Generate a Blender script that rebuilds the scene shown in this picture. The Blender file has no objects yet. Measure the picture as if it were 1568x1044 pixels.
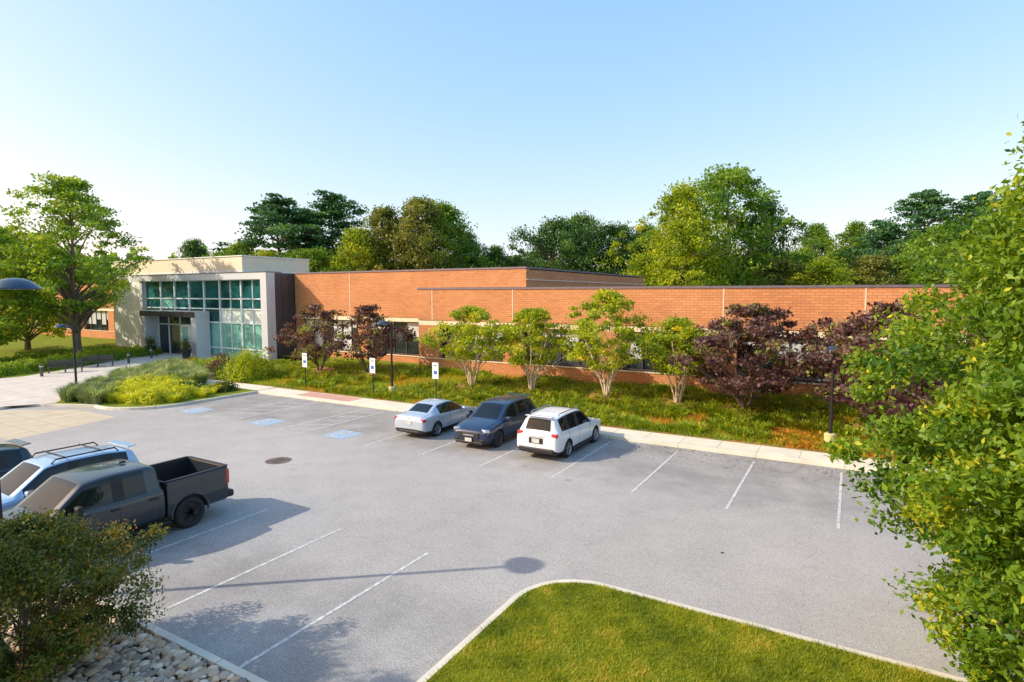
import bpy, bmesh, math, numpy as np
from mathutils import Vector, Matrix
sc=bpy.context.scene
sc.view_settings.view_transform='Standard'; sc.view_settings.look='None'; sc.view_settings.exposure=0
COL=sc.collection
# ------------------------------------------------------------------ helpers
def nt(name):
    m=bpy.data.materials.new(name); m.use_nodes=True
    return m,m.node_tree,m.node_tree.nodes['Principled BSDF']
def N(t,kind,**kw):
    n=t.nodes.new(kind)
    for k,v in kw.items():
        if k.startswith('i_'):
            key=k[2:]; key=int(key) if key.isdigit() else key.replace('_',' ')
            n.inputs[key].default_value=v
        else: setattr(n,k,v)
    return n
def c4(c): return (c[0],c[1],c[2],1)
def mat(name,col,rough=.6,metal=0,var=.12,scale=3,coat=0,bump=0,spec=.5):
    m,t,b=nt(name)
    tc=N(t,'ShaderNodeTexCoord'); no=N(t,'ShaderNodeTexNoise',i_Scale=scale,i_Detail=5)
    t.links.new(tc.outputs['Object'],no.inputs['Vector'])
    r=N(t,'ShaderNodeValToRGB')
    r.color_ramp.elements[0].position=.3; r.color_ramp.elements[1].position=.7
    r.color_ramp.elements[0].color=c4([x*(1-var) for x in col]); r.color_ramp.elements[1].color=c4([min(1,x*(1+var)) for x in col])
    t.links.new(no.outputs[0],r.inputs[0]); t.links.new(r.outputs[0],b.inputs['Base Color'])
    b.inputs['Roughness'].default_value=rough; b.inputs['Metallic'].default_value=metal
    b.inputs['Coat Weight'].default_value=coat; b.inputs['Coat Roughness'].default_value=.04
    b.inputs['Specular IOR Level'].default_value=spec
    if bump:
        bp=N(t,'ShaderNodeBump',i_Strength=bump,i_Distance=.02)
        n2=N(t,'ShaderNodeTexNoise',i_Scale=scale*12,i_Detail=3); t.links.new(tc.outputs['Object'],n2.inputs['Vector'])
        t.links.new(n2.outputs[0],bp.inputs['Height']); t.links.new(bp.outputs[0],b.inputs['Normal'])
    return m
def leafmat(name,c0,c1,c2=None,trans=.35):
    m,t,b=nt(name); t.nodes.remove(b); out=t.nodes['Material Output']
    at=N(t,'ShaderNodeAttribute',attribute_name='tint')
    r=N(t,'ShaderNodeValToRGB'); e=r.color_ramp.elements
    e[0].color=c4(c0); e[1].color=c4(c1); e[1].position=.75
    if c2: x=e.new(1.0); x.color=c4(c2)
    t.links.new(at.outputs['Fac'],r.inputs[0])
    p=N(t,'ShaderNodeBsdfPrincipled',i_Roughness=.5); p.inputs['Specular IOR Level'].default_value=.35
    tr=N(t,'ShaderNodeBsdfTranslucent'); mx=N(t,'ShaderNodeMixShader'); mx.inputs[0].default_value=trans
    g=N(t,'ShaderNodeMixRGB',blend_type='MULTIPLY'); g.inputs[0].default_value=1; g.inputs[2].default_value=(1.7,1.5,.5,1)
    t.links.new(r.outputs[0],p.inputs['Base Color']); t.links.new(r.outputs[0],g.inputs[1]); t.links.new(g.outputs[0],tr.inputs['Color'])
    t.links.new(p.outputs[0],mx.inputs[1]); t.links.new(tr.outputs[0],mx.inputs[2]); t.links.new(mx.outputs[0],out.inputs[0])
    return m
def link(o,parent=None):
    COL.objects.link(o)
    if parent: o.parent=parent
    return o
def empty(name,loc=(0,0,0),rot=0):
    o=bpy.data.objects.new(name,None); o.location=loc; o.rotation_euler=(0,0,rot); o.empty_display_size=.3
    return link(o)
def pmesh(name,V,F,mats,mi=None,parent=None,smooth=False):
    me=bpy.data.meshes.new(name); me.from_pydata([tuple(v) for v in V],[],[tuple(f) for f in F])
    for m in (mats if isinstance(mats,list) else [mats]): me.materials.append(m)
    if mi is not None: me.polygons.foreach_set('material_index',mi)
    if smooth: me.polygons.foreach_set('use_smooth',[True]*len(me.polygons))
    me.update(); return link(bpy.data.objects.new(name,me),parent)
def quadmesh(name,V,F,mats,mi=None,tint=None):
    me=bpy.data.meshes.new(name); V=np.asarray(V,np.float32); F=np.asarray(F,np.int32)
    me.vertices.add(len(V)); me.vertices.foreach_set('co',V.ravel())
    me.loops.add(F.size); me.loops.foreach_set('vertex_index',F.ravel())
    me.polygons.add(len(F)); me.polygons.foreach_set('loop_start',np.arange(len(F),dtype=np.int32)*4)
    for m in mats: me.materials.append(m)
    if mi is not None: me.polygons.foreach_set('material_index',np.asarray(mi,np.int32))
    if tint is not None:
        a=me.attributes.new('tint','FLOAT','FACE'); a.data.foreach_set('value',np.clip(np.asarray(tint,np.float32),0,1))
    me.update(calc_edges=True); return me
def box(name,x0,x1,y0,y1,z0,z1,m,parent=None,bev=0):
    V=[(x,y,z) for x in (x0,x1) for y in (y0,y1) for z in (z0,z1)]
    F=[(0,1,3,2),(4,6,7,5),(0,4,5,1),(2,3,7,6),(0,2,6,4),(1,5,7,3)]
    o=pmesh(name,V,F,m,parent=parent)
    if bev:
        b=o.modifiers.new('b','BEVEL'); b.width=bev; b.segments=2
    return o
def part(name,c,s,m,parent,bev=.02,rot=(0,0,0)):
    o=box(name,-s[0]/2,s[0]/2,-s[1]/2,s[1]/2,-s[2]/2,s[2]/2,m,parent,bev); o.location=c; o.rotation_euler=rot; return o
class Multi:
    """many boxes in one mesh"""
    def __init__(s): s.V=[];s.F=[];s.M=[]
    def box(s,x0,x1,y0,y1,z0,z1,mi=0):
        n=len(s.V); s.V+=[(x,y,z) for x in (x0,x1) for y in (y0,y1) for z in (z0,z1)]
        s.F+=[tuple(n+i for i in f) for f in [(0,1,3,2),(4,6,7,5),(0,4,5,1),(2,3,7,6),(0,2,6,4),(1,5,7,3)]]; s.M+=[mi]*6
    def poly(s,pts,mi=0):
        n=len(s.V); s.V+=list(pts); s.F.append(tuple(range(n,n+len(pts)))); s.M.append(mi)
    def done(s,name,mats,parent=None): return pmesh(name,s.V,s.F,mats,s.M,parent)
def tubes(paths,seg=6):
    V=[];F=[];n=0
    for P,R in paths:
        P=np.asarray(P,float);k=len(P)
        T=np.gradient(P,axis=0); T/=np.linalg.norm(T,axis=1)[:,None]+1e-9
        ref=np.array([1.,.13,0]) if abs(T[0][2])>.6 else np.array([0,0.05,1.])
        S=np.cross(T,ref); S/=np.linalg.norm(S,axis=1)[:,None]+1e-9; B=np.cross(T,S)
        a=np.arange(seg)*2*math.pi/seg
        ring=P[:,None]+np.asarray(R)[:,None,None]*(np.cos(a)[None,:,None]*S[:,None]+np.sin(a)[None,:,None]*B[:,None])
        V.append(ring.reshape(-1,3))
        for i in range(k-1):
            for j in range(seg):
                j2=(j+1)%seg; F.append((n+i*seg+j,n+i*seg+j2,n+(i+1)*seg+j2,n+(i+1)*seg+j))
        n+=k*seg
    return np.concatenate(V),np.array(F)
def tube(name,P,R,m,parent=None,seg=12):
    V,F=tubes([(P,R)],seg); F=[tuple(f) for f in F]; k=len(P)
    F.append(tuple(range(seg))); F.append(tuple(range((k-1)*seg,k*seg)))
    return pmesh(name,V,F,m,parent=parent,smooth=False)
def leaves(rng,C,L,W,up=.35):
    n=len(C); d=rng.normal(size=(n,3)); d/=np.linalg.norm(d,axis=1)[:,None]
    nn=rng.normal(size=(n,3)); nn[:,2]=np.abs(nn[:,2])+up; s=np.cross(d,nn); s/=np.linalg.norm(s,axis=1)[:,None]+1e-9
    l=(L*rng.uniform(.6,1.25,n))[:,None]; w=(W*rng.uniform(.7,1.2,n))[:,None]
    v=np.stack([C-d*l*.5,C+s*w*.5-d*l*.05,C+d*l*.5,C-s*w*.5-d*l*.05],1).reshape(-1,3)
    return v,np.arange(4*n).reshape(-1,4)
prof_round=lambda t:np.sqrt(np.clip(1-(1.9*(t-.47))**2,0.03,1))
prof_egg=lambda t:np.clip(np.sin(np.pi*np.clip(t,0,1)**.75),0.08,1)**.7
prof_cone=lambda t:np.clip(1.1-t*.85,.12,1)*np.clip(.45+3*t,0,1)
prof_near=lambda t:np.interp(t,[0,.15,.35,.67,.8,1],[.55,.85,1,.79,.66,.35])
def tree_mesh(name,height,z0,R,ncl,nl,leaf,lm,bm_,tr=.15,multi=0,rc=.5,seed=1,prof=prof_round,nbr=30,flat=.6,aspect=.6,pine=False,tb=.45,lobe=1.0,tv=.2):
    rng=np.random.default_rng(seed)
    t=rng.uniform(0.02,1,ncl); an=rng.uniform(0,2*math.pi,ncl)
    lob=1+lobe*(.2*np.sin(3*an+seed)+.14*np.sin(5*an+7*t+seed*2)+.14*np.sin(11*t+2*an+seed))+rng.normal(0,.07,ncl)
    rr=R*prof(t)*lob*rng.uniform(.05,1,ncl)**.45
    z=z0+(height-z0)*t
    if pine:
        tiers=np.linspace(z0,height,13); z=tiers[np.abs(z[:,None]-tiers[None]).argmin(1)]+rng.normal(0,.4,ncl)+rr*.14
    C=np.stack([rr*np.cos(an),rr*np.sin(an),z],1)
    cs=rc*rng.uniform(.5,1.45,ncl)
    idx=np.repeat(np.arange(ncl),nl)
    G=rng.normal(size=(len(idx),3)); G/=np.linalg.norm(G,axis=1)[:,None]; G*=(rng.uniform(0,1,len(idx))**.5*(1+.12*rng.normal(size=len(idx))))[:,None]
    P=C[idx]+G*cs[idx][:,None]*np.array([1,1,flat])
    LV,LF=leaves(rng,P,leaf,leaf*aspect)
    ct=rng.normal(tb,tv,ncl); tint=ct[idx]+rng.normal(0,.17,len(idx))
    paths=[]
    H=height*.93
    if multi:
        stems=[]
        for k in range(multi):
            a=2*math.pi*k/multi+rng.uniform(-.4,.4); rad=R*rng.uniform(.25,.6)
            top=np.array([rad*math.cos(a),rad*math.sin(a),z0+(height-z0)*rng.uniform(.5,.85)])
            s=np.linspace(0,1,7)[:,None]; Pp=top*s; Pp[:,:2]=top[:2]*(s**1.25)+rng.normal(0,.04,(7,2))*s+np.array([.08*math.cos(a),.08*math.sin(a)])
            stems.append(Pp); paths.append((Pp,tr*(1-.75*s[:,0])))
    else:
        s=np.linspace(0,1,9)[:,None]; Pp=np.concatenate([rng.normal(0,.02*R,(9,2))*np.minimum(s*3,1),s*H],1); Pp[0,:2]=0
        stems=[Pp]; rr_=tr*(1-.88*s[:,0]); rr_[0]*=1.35; paths.append((Pp,rr_))
    sel=rng.choice(ncl,min(nbr,ncl),replace=False)
    for i in sel:
        tgt=C[i]; st=min(stems,key=lambda q:np.abs(q[-1][:2]-tgt[:2]).sum()) if multi else stems[0]
        drop=(.25 if pine else .75)*np.linalg.norm(tgt[:2])
        zz=np.clip(tgt[2]-drop,z0*.55 if not multi else z0*.5,H*.97); j=np.interp(zz,st[:,2],np.arange(len(st)))
        a0=np.array([np.interp(j,np.arange(len(st)),st[:,q]) for q in range(3)])
        mid=(a0+tgt)/2+np.array([0,0,.1*np.linalg.norm(tgt-a0)])+rng.normal(0,.05*R,3)
        r0=tr*np.interp(zz/H,[0,1],[.5,.16])
        s=np.linspace(0,1,5)[:,None]; Q=(1-s)**2*a0+2*s*(1-s)*mid+s*s*tgt
        paths.append((Q,r0*(1-.85*s[:,0])))
    TV,TF=tubes(paths,6)
    V=np.concatenate([TV,LV]); F=np.concatenate([TF,LF+len(TV)])
    mi=np.concatenate([np.zeros(len(TF)),np.ones(len(LF))]); tn=np.concatenate([np.zeros(len(TF)),tint])
    return quadmesh(name,V,F,[bm_,lm],mi,tn)
def put(name,me,loc,rot=0,s=1,sz=None):
    o=bpy.data.objects.new(name,me); o.location=loc; o.rotation_euler=(0,0,rot); o.scale=(s,s,sz or s); return link(o)
def sm(x): x=min(1,max(0,x)); return x*x*(3-2*x)
def h(u,v):
    if v<24: return .14
    hl=.14+.012*(v-24)
    if v<25.5 or u<-44.5: return hl
    k=sm((u+44.5)/10); hr=.15+.6*sm((v-25.5)/8.5)
    return hl*(1-k)+hr*k
# ------------------------------------------------------------------ materials
def asphalt():
    m,t,b=nt('asphalt'); L=t.links.new
    tc=N(t,'ShaderNodeTexCoord'); V=tc.outputs['Object']
    def noise(s,d=4,r=.6):
        n=N(t,'ShaderNodeTexNoise',i_Scale=s,i_Detail=d,i_Roughness=r); L(V,n.inputs['Vector']); return n.outputs[0]
    def ramp(src,p0,c0,p1,c1):
        r=N(t,'ShaderNodeValToRGB'); e=r.color_ramp.elements; e[0].position=p0;e[1].position=p1;e[0].color=(c0,c0,c0,1);e[1].color=(c1,c1,c1,1); L(src,r.inputs[0]); return r.outputs[0]
    def mul(a,bb,f=1):
        x=N(t,'ShaderNodeMixRGB',blend_type='MULTIPLY'); x.inputs[0].default_value=f; L(a,x.inputs[1]); L(bb,x.inputs[2]); return x.outputs[0]
    big=noise(.12,6); med=noise(.9,6,.65); fine=noise(30,4,.85); f2=noise(9,4,.75)
    base=N(t,'ShaderNodeRGB'); base.outputs[0].default_value=(.445,.42,.385,1)
    c=mul(base.outputs[0],ramp(big,.35,.90,.65,1.04)); c=mul(c,ramp(med,.3,.91,.62,1.03)); c=mul(c,ramp(fine,.38,.62,.62,1.27)); c=mul(c,ramp(f2,.3,.86,.7,1.08))
    wn=N(t,'ShaderNodeTexNoise',i_Scale=.9,i_Detail=5); L(V,wn.inputs['Vector'])
    ad=N(t,'ShaderNodeVectorMath',operation='MULTIPLY_ADD'); L(wn.outputs['Color'],ad.inputs[0]); ad.inputs[1].default_value=(1.6,1.6,1.6); L(V,ad.inputs[2])
    vo=N(t,'ShaderNodeTexVoronoi',feature='DISTANCE_TO_EDGE',i_Scale=.15); L(ad.outputs[0],vo.inputs['Vector'])
    c=mul(c,ramp(vo.outputs[0],.0006,.6,.0022,1),.35)
    sp=N(t,'ShaderNodeTexVoronoi',i_Scale=.42,i_Randomness=1); L(V,sp.inputs['Vector'])
    c=mul(c,ramp(sp.outputs[0],.01,.4,.09,1),.45)
    # darker, tyre- and oil-worn parking bays on both sides of the aisle
    sx=N(t,'ShaderNodeSeparateXYZ');L(V,sx.inputs[0]);ma=N(t,'ShaderNodeMapRange');L(sx.outputs[1],ma.inputs[0])
    for i,q in enumerate((15.5,19.5,0,1)): ma.inputs[i+1].default_value=q
    mb=N(t,'ShaderNodeMapRange');L(sx.outputs[1],mb.inputs[0])
    for i,q in enumerate((12,8.5,0,1)): mb.inputs[i+1].default_value=q
    sa=N(t,'ShaderNodeMath',operation='MAXIMUM');L(ma.outputs[0],sa.inputs[0]);L(mb.outputs[0],sa.inputs[1])
    st=noise(.55,5,.65);mm=N(t,'ShaderNodeMath',operation='MULTIPLY');L(sa.outputs[0],mm.inputs[0]);L(st,mm.inputs[1])
    c=mul(c,ramp(mm.outputs[0],.3,1,.6,.72))
    L(c,b.inputs['Base Color']); b.inputs['Roughness'].default_value=.9; b.inputs['Specular IOR Level'].default_value=.3
    bp=N(t,'ShaderNodeBump',i_Strength=.3,i_Distance=.01); L(fine,bp.inputs['Height']); L(bp.outputs[0],b.inputs['Normal'])
    return m
M_asph=asphalt()
def worn(name,col,under=(.38,.36,.33),th=.5):
    m,t,b=nt(name);L=t.links.new
    tc=N(t,'ShaderNodeTexCoord');n=N(t,'ShaderNodeTexNoise',i_Scale=7,i_Detail=8,i_Roughness=.75);L(tc.outputs['Object'],n.inputs[0])
    r=N(t,'ShaderNodeValToRGB');e=r.color_ramp.elements;e[0].position=th-.12;e[0].color=c4(under);e[1].position=th+.08;e[1].color=c4(col)
    L(n.outputs[0],r.inputs[0]);L(r.outputs[0],b.inputs['Base Color']);b.inputs['Roughness'].default_value=.8;return m
M_line=worn('worn_white_paint',(.68,.66,.62),th=.51)
M_hc=worn('worn_blue_paint',(.26,.48,.68),th=.51)
def brick(name,c1,c2,mort):
    m,t,b=nt(name);L=t.links.new
    tc=N(t,'ShaderNodeTexCoord');sx=N(t,'ShaderNodeSeparateXYZ');L(tc.outputs['Object'],sx.inputs[0])
    ad=N(t,'ShaderNodeMath',operation='ADD');L(sx.outputs[0],ad.inputs[0]);L(sx.outputs[1],ad.inputs[1])
    cb=N(t,'ShaderNodeCombineXYZ');L(ad.outputs[0],cb.inputs[0]);L(sx.outputs[2],cb.inputs[1])
    br=N(t,'ShaderNodeTexBrick');br.inputs['Scale'].default_value=1
    br.inputs['Brick Width'].default_value=.42;br.inputs['Row Height'].default_value=.145;br.inputs['Mortar Size'].default_value=.016;br.inputs['Mortar Smooth'].default_value=.3
    br.inputs['Color1'].default_value=c4(c1);br.inputs['Color2'].default_value=c4(c2);br.inputs['Mortar'].default_value=c4(mort)
    L(cb.outputs[0],br.inputs['Vector'])
    no=N(t,'ShaderNodeTexNoise',i_Scale=.4,i_Detail=6);L(tc.outputs['Object'],no.inputs[0])
    r=N(t,'ShaderNodeValToRGB');e=r.color_ramp.elements;e[0].position=.3;e[0].color=(.88,.86,.84,1);e[1].position=.7;e[1].color=(1.05,1.05,1.05,1);L(no.outputs[0],r.inputs[0])
    mx=N(t,'ShaderNodeMixRGB',blend_type='MULTIPLY');mx.inputs[0].default_value=1;L(br.outputs[0],mx.inputs[1]);L(r.outputs[0],mx.inputs[2]);L(mx.outputs[0],b.inputs['Base Color'])
    b.inputs['Roughness'].default_value=.85;b.inputs['Specular IOR Level'].default_value=.25
    bp=N(t,'ShaderNodeBump',i_Strength=.4,i_Distance=.01,invert=True);L(br.outputs['Fac'],bp.inputs['Height']);L(bp.outputs[0],b.inputs['Normal'])
    return m
M_brick=brick('orange_brick',(.71,.305,.12),(.59,.24,.095),(.38,.19,.11))
def concrete(name,col,joint=0,axis=0):
    m=mat(name,col,.85,var=.10,scale=1.3,bump=.15)
    if joint:
        t=m.node_tree;L=t.links.new;b=t.nodes['Principled BSDF'];src=b.inputs['Base Color'].links[0].from_socket
        tc=N(t,'ShaderNodeTexCoord');sx=N(t,'ShaderNodeSeparateXYZ');L(tc.outputs['Object'],sx.inputs[0])
        res=[]
        for ax in ([0,1] if axis==2 else [axis]):
            d=N(t,'ShaderNodeMath',operation='DIVIDE',i_1=joint);L(sx.outputs[ax],d.inputs[0])
            f=N(t,'ShaderNodeMath',operation='FRACT');L(d.outputs[0],f.inputs[0])
            g=N(t,'ShaderNodeMath',operation='LESS_THAN',i_1=.025/joint);L(f.outputs[0],g.inputs[0]);res.append(g.outputs[0])
        o=res[0]
        if len(res)>1:
            a=N(t,'ShaderNodeMath',operation='MAXIMUM');L(res[0],a.inputs[0]);L(res[1],a.inputs[1]);o=a.outputs[0]
        mx=N(t,'ShaderNodeMixRGB');L(o,mx.inputs[0]);L(src,mx.inputs[1]);mx.inputs[2].default_value=c4([x*.5 for x in col]);L(mx.outputs[0],b.inputs['Base Color'])
    return m
M_kerb=concrete('kerb_concrete',(.66,.60,.48),3.0)
M_walk=concrete('sidewalk_concrete',(.74,.66,.51),1.5)
M_plaza=concrete('plaza_concrete',(.62,.55,.46),2.0,2)
M_tan=concrete('tan_paving',(.54,.45,.31),1.2,2)
M_red=concrete('red_paving',(.58,.32,.24))
M_cream=concrete('cream_stone',(.80,.77,.68),1.3,2)
M_creamt=mat('tan_stucco',(.80,.67,.48),.8,var=.05)
M_band=mat('cream_lintel',(.80,.66,.44),.8,var=.08)
M_cope=mat('coping_metal',(.18,.145,.17),.5,.3)
M_joint=mat('joint_sealant',(.76,.56,.40),.8)
M_panel=mat('pale_metal_panel',(.58,.60,.62),.45,.1,var=.05)
M_dark=mat('dark_metal_panel',(.075,.07,.075),.45,.3,var=.1)
M_mull=mat('mullion_metal',(.66,.76,.75),.4,.05)
M_mulld=mat('dark_mullion',(.09,.08,.08),.4,.3)
M_roof=mat('roof_membrane',(.3,.3,.3),.9)
M_glass=mat('teal_glass',(.018,.10,.105),.04,0,var=.8,scale=.5,spec=.55)
M_glassL=mat('pale_teal_glass',(.20,.46,.38),.05,0,var=.3,scale=.5,spec=.7)
M_glassW=mat('frosted_glass',(.74,.80,.74),.12,0,var=.1,spec=.7)
M_glassD=mat('dark_window_glass',(.02,.028,.032),.04,0,var=.5,scale=.6,spec=.8)
M_blind=mat('window_blind',(.62,.63,.62),.25,0,var=.08,coat=.6)
M_black=mat('black_metal',(.02,.02,.022),.4,.2)
M_blackp=mat('black_plastic',(.018,.018,.02),.55)
M_white=mat('white_paint',(.8,.8,.8),.5,var=.03)
M_blue=mat('sign_blue',(.02,.16,.5),.5,var=.03)
M_mulch=mat('mulch',(.15,.08,.04),.95,var=.5,scale=9,bump=.6)
M_bark=mat('bark',(.17,.13,.09),.9,var=.35,scale=6,bump=.4)
M_barkp=mat('pale_bark',(.62,.50,.35),.85,var=.25,scale=6)
def lawn():
    m,t,b=nt('lawn');L=t.links.new
    tc=N(t,'ShaderNodeTexCoord');n=N(t,'ShaderNodeTexNoise',i_Scale=1.2,i_Detail=8,i_Roughness=.7);L(tc.outputs['Object'],n.inputs[0])
    r=N(t,'ShaderNodeValToRGB');e=r.color_ramp.elements;e[0].position=.35;e[0].color=(.11,.16,.012,1);e[1].position=.68;e[1].color=(.25,.26,.02,1);L(n.outputs[0],r.inputs[0]);L(r.outputs[0],b.inputs['Base Color']);b.inputs['Roughness'].default_value=.95;b.inputs['Specular IOR Level'].default_value=.1;return m
M_lawn=lawn()
LM_yel=leafmat('foliage_yellow_green',(.12,.21,.012),(.43,.50,.02),(.64,.56,.03),.4)
LM_grn=leafmat('foliage_green',(.05,.135,.012),(.20,.34,.025),(.38,.46,.04),.37)
LM_dk=leafmat('foliage_dark_green',(.022,.075,.015),(.09,.19,.035),(.20,.30,.05),.3)
LM_pine=leafmat('foliage_pine',(.022,.08,.03),(.075,.20,.065),(.17,.31,.08),.25)
LM_olive=leafmat('foliage_olive',(.08,.12,.02),(.24,.26,.05),(.38,.34,.07),.33)
LM_pur=leafmat('foliage_purple',(.06,.022,.028),(.19,.10,.085),(.30,.33,.07),.3)
LM_bush=leafmat('foliage_bush',(.035,.065,.01),(.15,.18,.02),(.42,.19,.03),.28)
LM_near=leafmat('foliage_near_tree',(.045,.125,.01),(.22,.34,.02),(.56,.52,.03),.38)
LM_gc=leafmat('groundcover',(.10,.19,.012),(.34,.43,.02),(.62,.26,.035),.36)
LM_gry=leafmat('grass_yellow',(.24,.32,.012),(.66,.68,.04),(.72,.66,.12),.36)
LM_grb=leafmat('grass_bluegreen',(.09,.15,.06),(.28,.37,.15),(.45,.48,.22),.35)
LM_lawn=leafmat('lawn_blades',(.11,.17,.008),(.36,.39,.015),(.60,.46,.08),.36)
# ------------------------------------------------------------------ ground
def arc(cx,cy,r,a0,a1,n=10): return [(cx+r*math.cos(math.radians(a0+(a1-a0)*i/n)),cy+r*math.sin(math.radians(a0+(a1-a0)*i/n))) for i in range(n+1)]
pmesh('ground',[(-1500,-1500,-.03),(1500,-1500,-.03),(1500,1500,-.03),(-1500,1500,-.03)],[(0,1,2,3)],M_lawn)
pmesh('parking_lot',[(-75,-40,0),(60,-40,0),(60,24.05,0),(-75,24.05,0)],[(0,1,2,3)],M_asph)
kerbL=[(-40.6,-39),(-40.4,8)]+[(-40.1,12.8)]+arc(-41.5,13.0,1.6,10,50,4)[1:]+[(-38.6,15.35)]+arc(-35.6,19.3,3.0,-105,0,12)+[(-32.6,24.0)]
def kerb(name,pts,w,z0,z1,closed=False,side=1):
    P=np.array(pts,float);T=np.gradient(P,axis=0)
    T/=np.linalg.norm(T,axis=1)[:,None];Nn=np.stack([-T[:,1],T[:,0]],1)*side
    Q=P+Nn*w;k=len(P);V=[]
    for i in range(k): V+=[(*P[i],z0),(*(P[i]+Nn[i]*.012),z1-.015),(*(P[i]+Nn[i]*.03),z1),(*Q[i],z1),(*Q[i],z0)]
    F=[]
    for i in range(k-1):
        j=i+1
        for q in range(4): F.append((i*5+q,j*5+q,j*5+q+1,i*5+q+1))
    return pmesh(name,V,F,M_kerb),Q
_,Q=kerb('kerb',kerbL,.16,-.01,.147,side=1)
z=.14
low=[(x,y) for x,y in Q]
pmesh('planting_ground',[(x,y,z) for x,y in low]+[(-44.5,24,z),(-140,24,z),(-140,-39,z)],[tuple(range(len(low)+3))],M_lawn)
z120=.14+.012*96
pmesh('planting_ground',[(-32.7,24,.14),(-32.7,25.5,.158),(-44.5,25.5,.158),(-44.5,120,z120),(-140,120,z120),(-140,24,.14)],[(0,1,2,3,4,5)],M_lawn)
us=np.arange(-44.5,60.1,1.25);vs=np.linspace(25.5,35,14)
V=[(a,b,h(a,b)) for a in us for b in vs];nv=len(vs)
F=[(i*nv+j,(i+1)*nv+j,(i+1)*nv+j+1,i*nv+j+1) for i in range(len(us)-1) for j in range(nv-1)]
def bedmat():
    m,t,b=nt('bed_soil');L=t.links.new
    tc=N(t,'ShaderNodeTexCoord');n=N(t,'ShaderNodeTexNoise',i_Scale=.7,i_Detail=9,i_Roughness=.75);L(tc.outputs['Object'],n.inputs[0])
    r=N(t,'ShaderNodeValToRGB');e=r.color_ramp.elements;e[0].position=.4;e[0].color=(.12,.16,.015,1);e[1].position=.58;e[1].color=(.40,.18,.05,1);L(n.outputs[0],r.inputs[0]);L(r.outputs[0],b.inputs['Base Color']);b.inputs['Roughness'].default_value=.95;return m
M_bed=bedmat()
pmesh('planting_bed',V,F,M_bed,smooth=True)
pmesh('background_ground',[(-44.4,35,.74),(300,35,.74),(300,500,.74),(-44.4,500,.74)],[(0,1,2,3)],M_lawn)
pmesh('background_ground',[(60,24.3,.1),(300,24.3,.1),(300,35,.7),(60,35,.7)],[(0,1,2,3)],M_lawn)
kerb('kerb',[(-32.6,24.0),(60,24.0)],.16,-.01,.147,side=1)
m_=Multi(); m_.box(-32.7,60,24.16,25.56,-.01,.143); m_.done('sidewalk',[M_walk])
pmesh('footpath',[(-32.7,24.1,.155),(-32.7,25.5,.172),(-50,25.5,.172),(-50,24.1,.155)],[(0,1,2,3)],M_walk)
pmesh('red_ramp_paving',[(-29.3,24.2,.148),(-24.8,24.2,.148),(-24.8,25.4,.148),(-29.3,25.4,.148)],[(0,1,2,3)],M_red)
pA=[(-38.9,15.6),(-43.8,19.7),(-48.4,23.4),(-48.8,24),(-55.9,24),(-53.5,19.5),(-54,15),(-60,10),(-62,0),(-41,0),(-40.6,12.8)]
pmesh('plaza',[(x,y,.152) for x,y in pA],[tuple(range(len(pA)))],M_plaza)
pB=[(-48.8,24),(-51.8,29),(-50.5,31.5),(-45,32.5),(-45,36),(-66,36),(-62,31.5),(-58.5,28.5),(-55.9,24)]
pmesh('plaza',[(x,y,.152+.012*(y-24)) for x,y in pB],[tuple(range(len(pB)))],M_plaza)
pmesh('crosswalk_paving',[(-40.3,10.9,.004),(-31.2,10.7,.004),(-32.4,15.6,.004),(-36.2,15.7,.004),(-40.0,13.4,.004)],[(0,1,2,3,4)],M_tan)
isl=[(-5.8,-15),(-5.8,2),(-5.8,6)]+arc(-4.3,10.0,1.5,180,90,14)+[(0,11.47),(6,11.42),(26,11.4)]
_,Qi=kerb('kerb',isl,.16,-.01,.14,side=-1)
ip=[(x,y) for x,y in Qi]+[(26,-15)]
def inpoly(P,x,y):
    c=np.zeros(len(x),bool);n=len(P);j=n-1
    for i in range(n):
        xi,yi=P[i];xj,yj=P[j]
        k=((yi>y)!=(yj>y))&(x<(xj-xi)*(y-yi)/((yj-yi)+1e-12)+xi);c^=k;j=i
    return c
pmesh('grass_island',[(x,y,.128) for x,y in ip],[tuple(range(len(ip)))],M_lawn)
rng=np.random.default_rng(5)
def blades(name,X,Y,Z,hh,w,lm,tint,lean=.5,rng=rng):
    n=len(X);a=rng.uniform(0,2*math.pi,n);b=rng.uniform(0,2*math.pi,n);hh=hh*rng.uniform(.55,1.2,n)
    s=np.stack([np.cos(a),np.sin(a),0*a],1)*w/2;B=np.stack([X,Y,Z],1)
    T=B+np.stack([np.cos(b)*hh*lean*rng.uniform(.2,1,n),np.sin(b)*hh*lean*rng.uniform(.2,1,n),hh],1)
    Vv=np.stack([B-s,B+s,T+s*.25,T-s*.25],1).reshape(-1,3)
    return link(bpy.data.objects.new(name,quadmesh(name,Vv,np.arange(4*n).reshape(-1,4),[lm],None,tint)))
def vn(x,y,sc,seed=0):
    r=np.random.default_rng(seed);g=r.uniform(0,1,(64,64));x=x/sc;y=y/sc
    xi=np.floor(x).astype(int);yi=np.floor(y).astype(int);fx=x-xi;fy=y-yi;fx=fx*fx*(3-2*fx);fy=fy*fy*(3-2*fy)
    G=lambda a,b:g[a%64,b%64]
    return (G(xi,yi)*(1-fx)+G(xi+1,yi)*fx)*(1-fy)+(G(xi,yi+1)*(1-fx)+G(xi+1,yi+1)*fx)*fy
X=rng.uniform(-5.65,5,210000);Y=rng.uniform(4.5,11.35,210000);k=inpoly(ip,X,Y);X=X[k];Y=Y[k]
tn=-.2+.6*vn(X,Y,.9,1)+.4*vn(X,Y,.22,2)+.5*vn(X,Y,.35,7)+rng.normal(0,.17,len(X))
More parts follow.
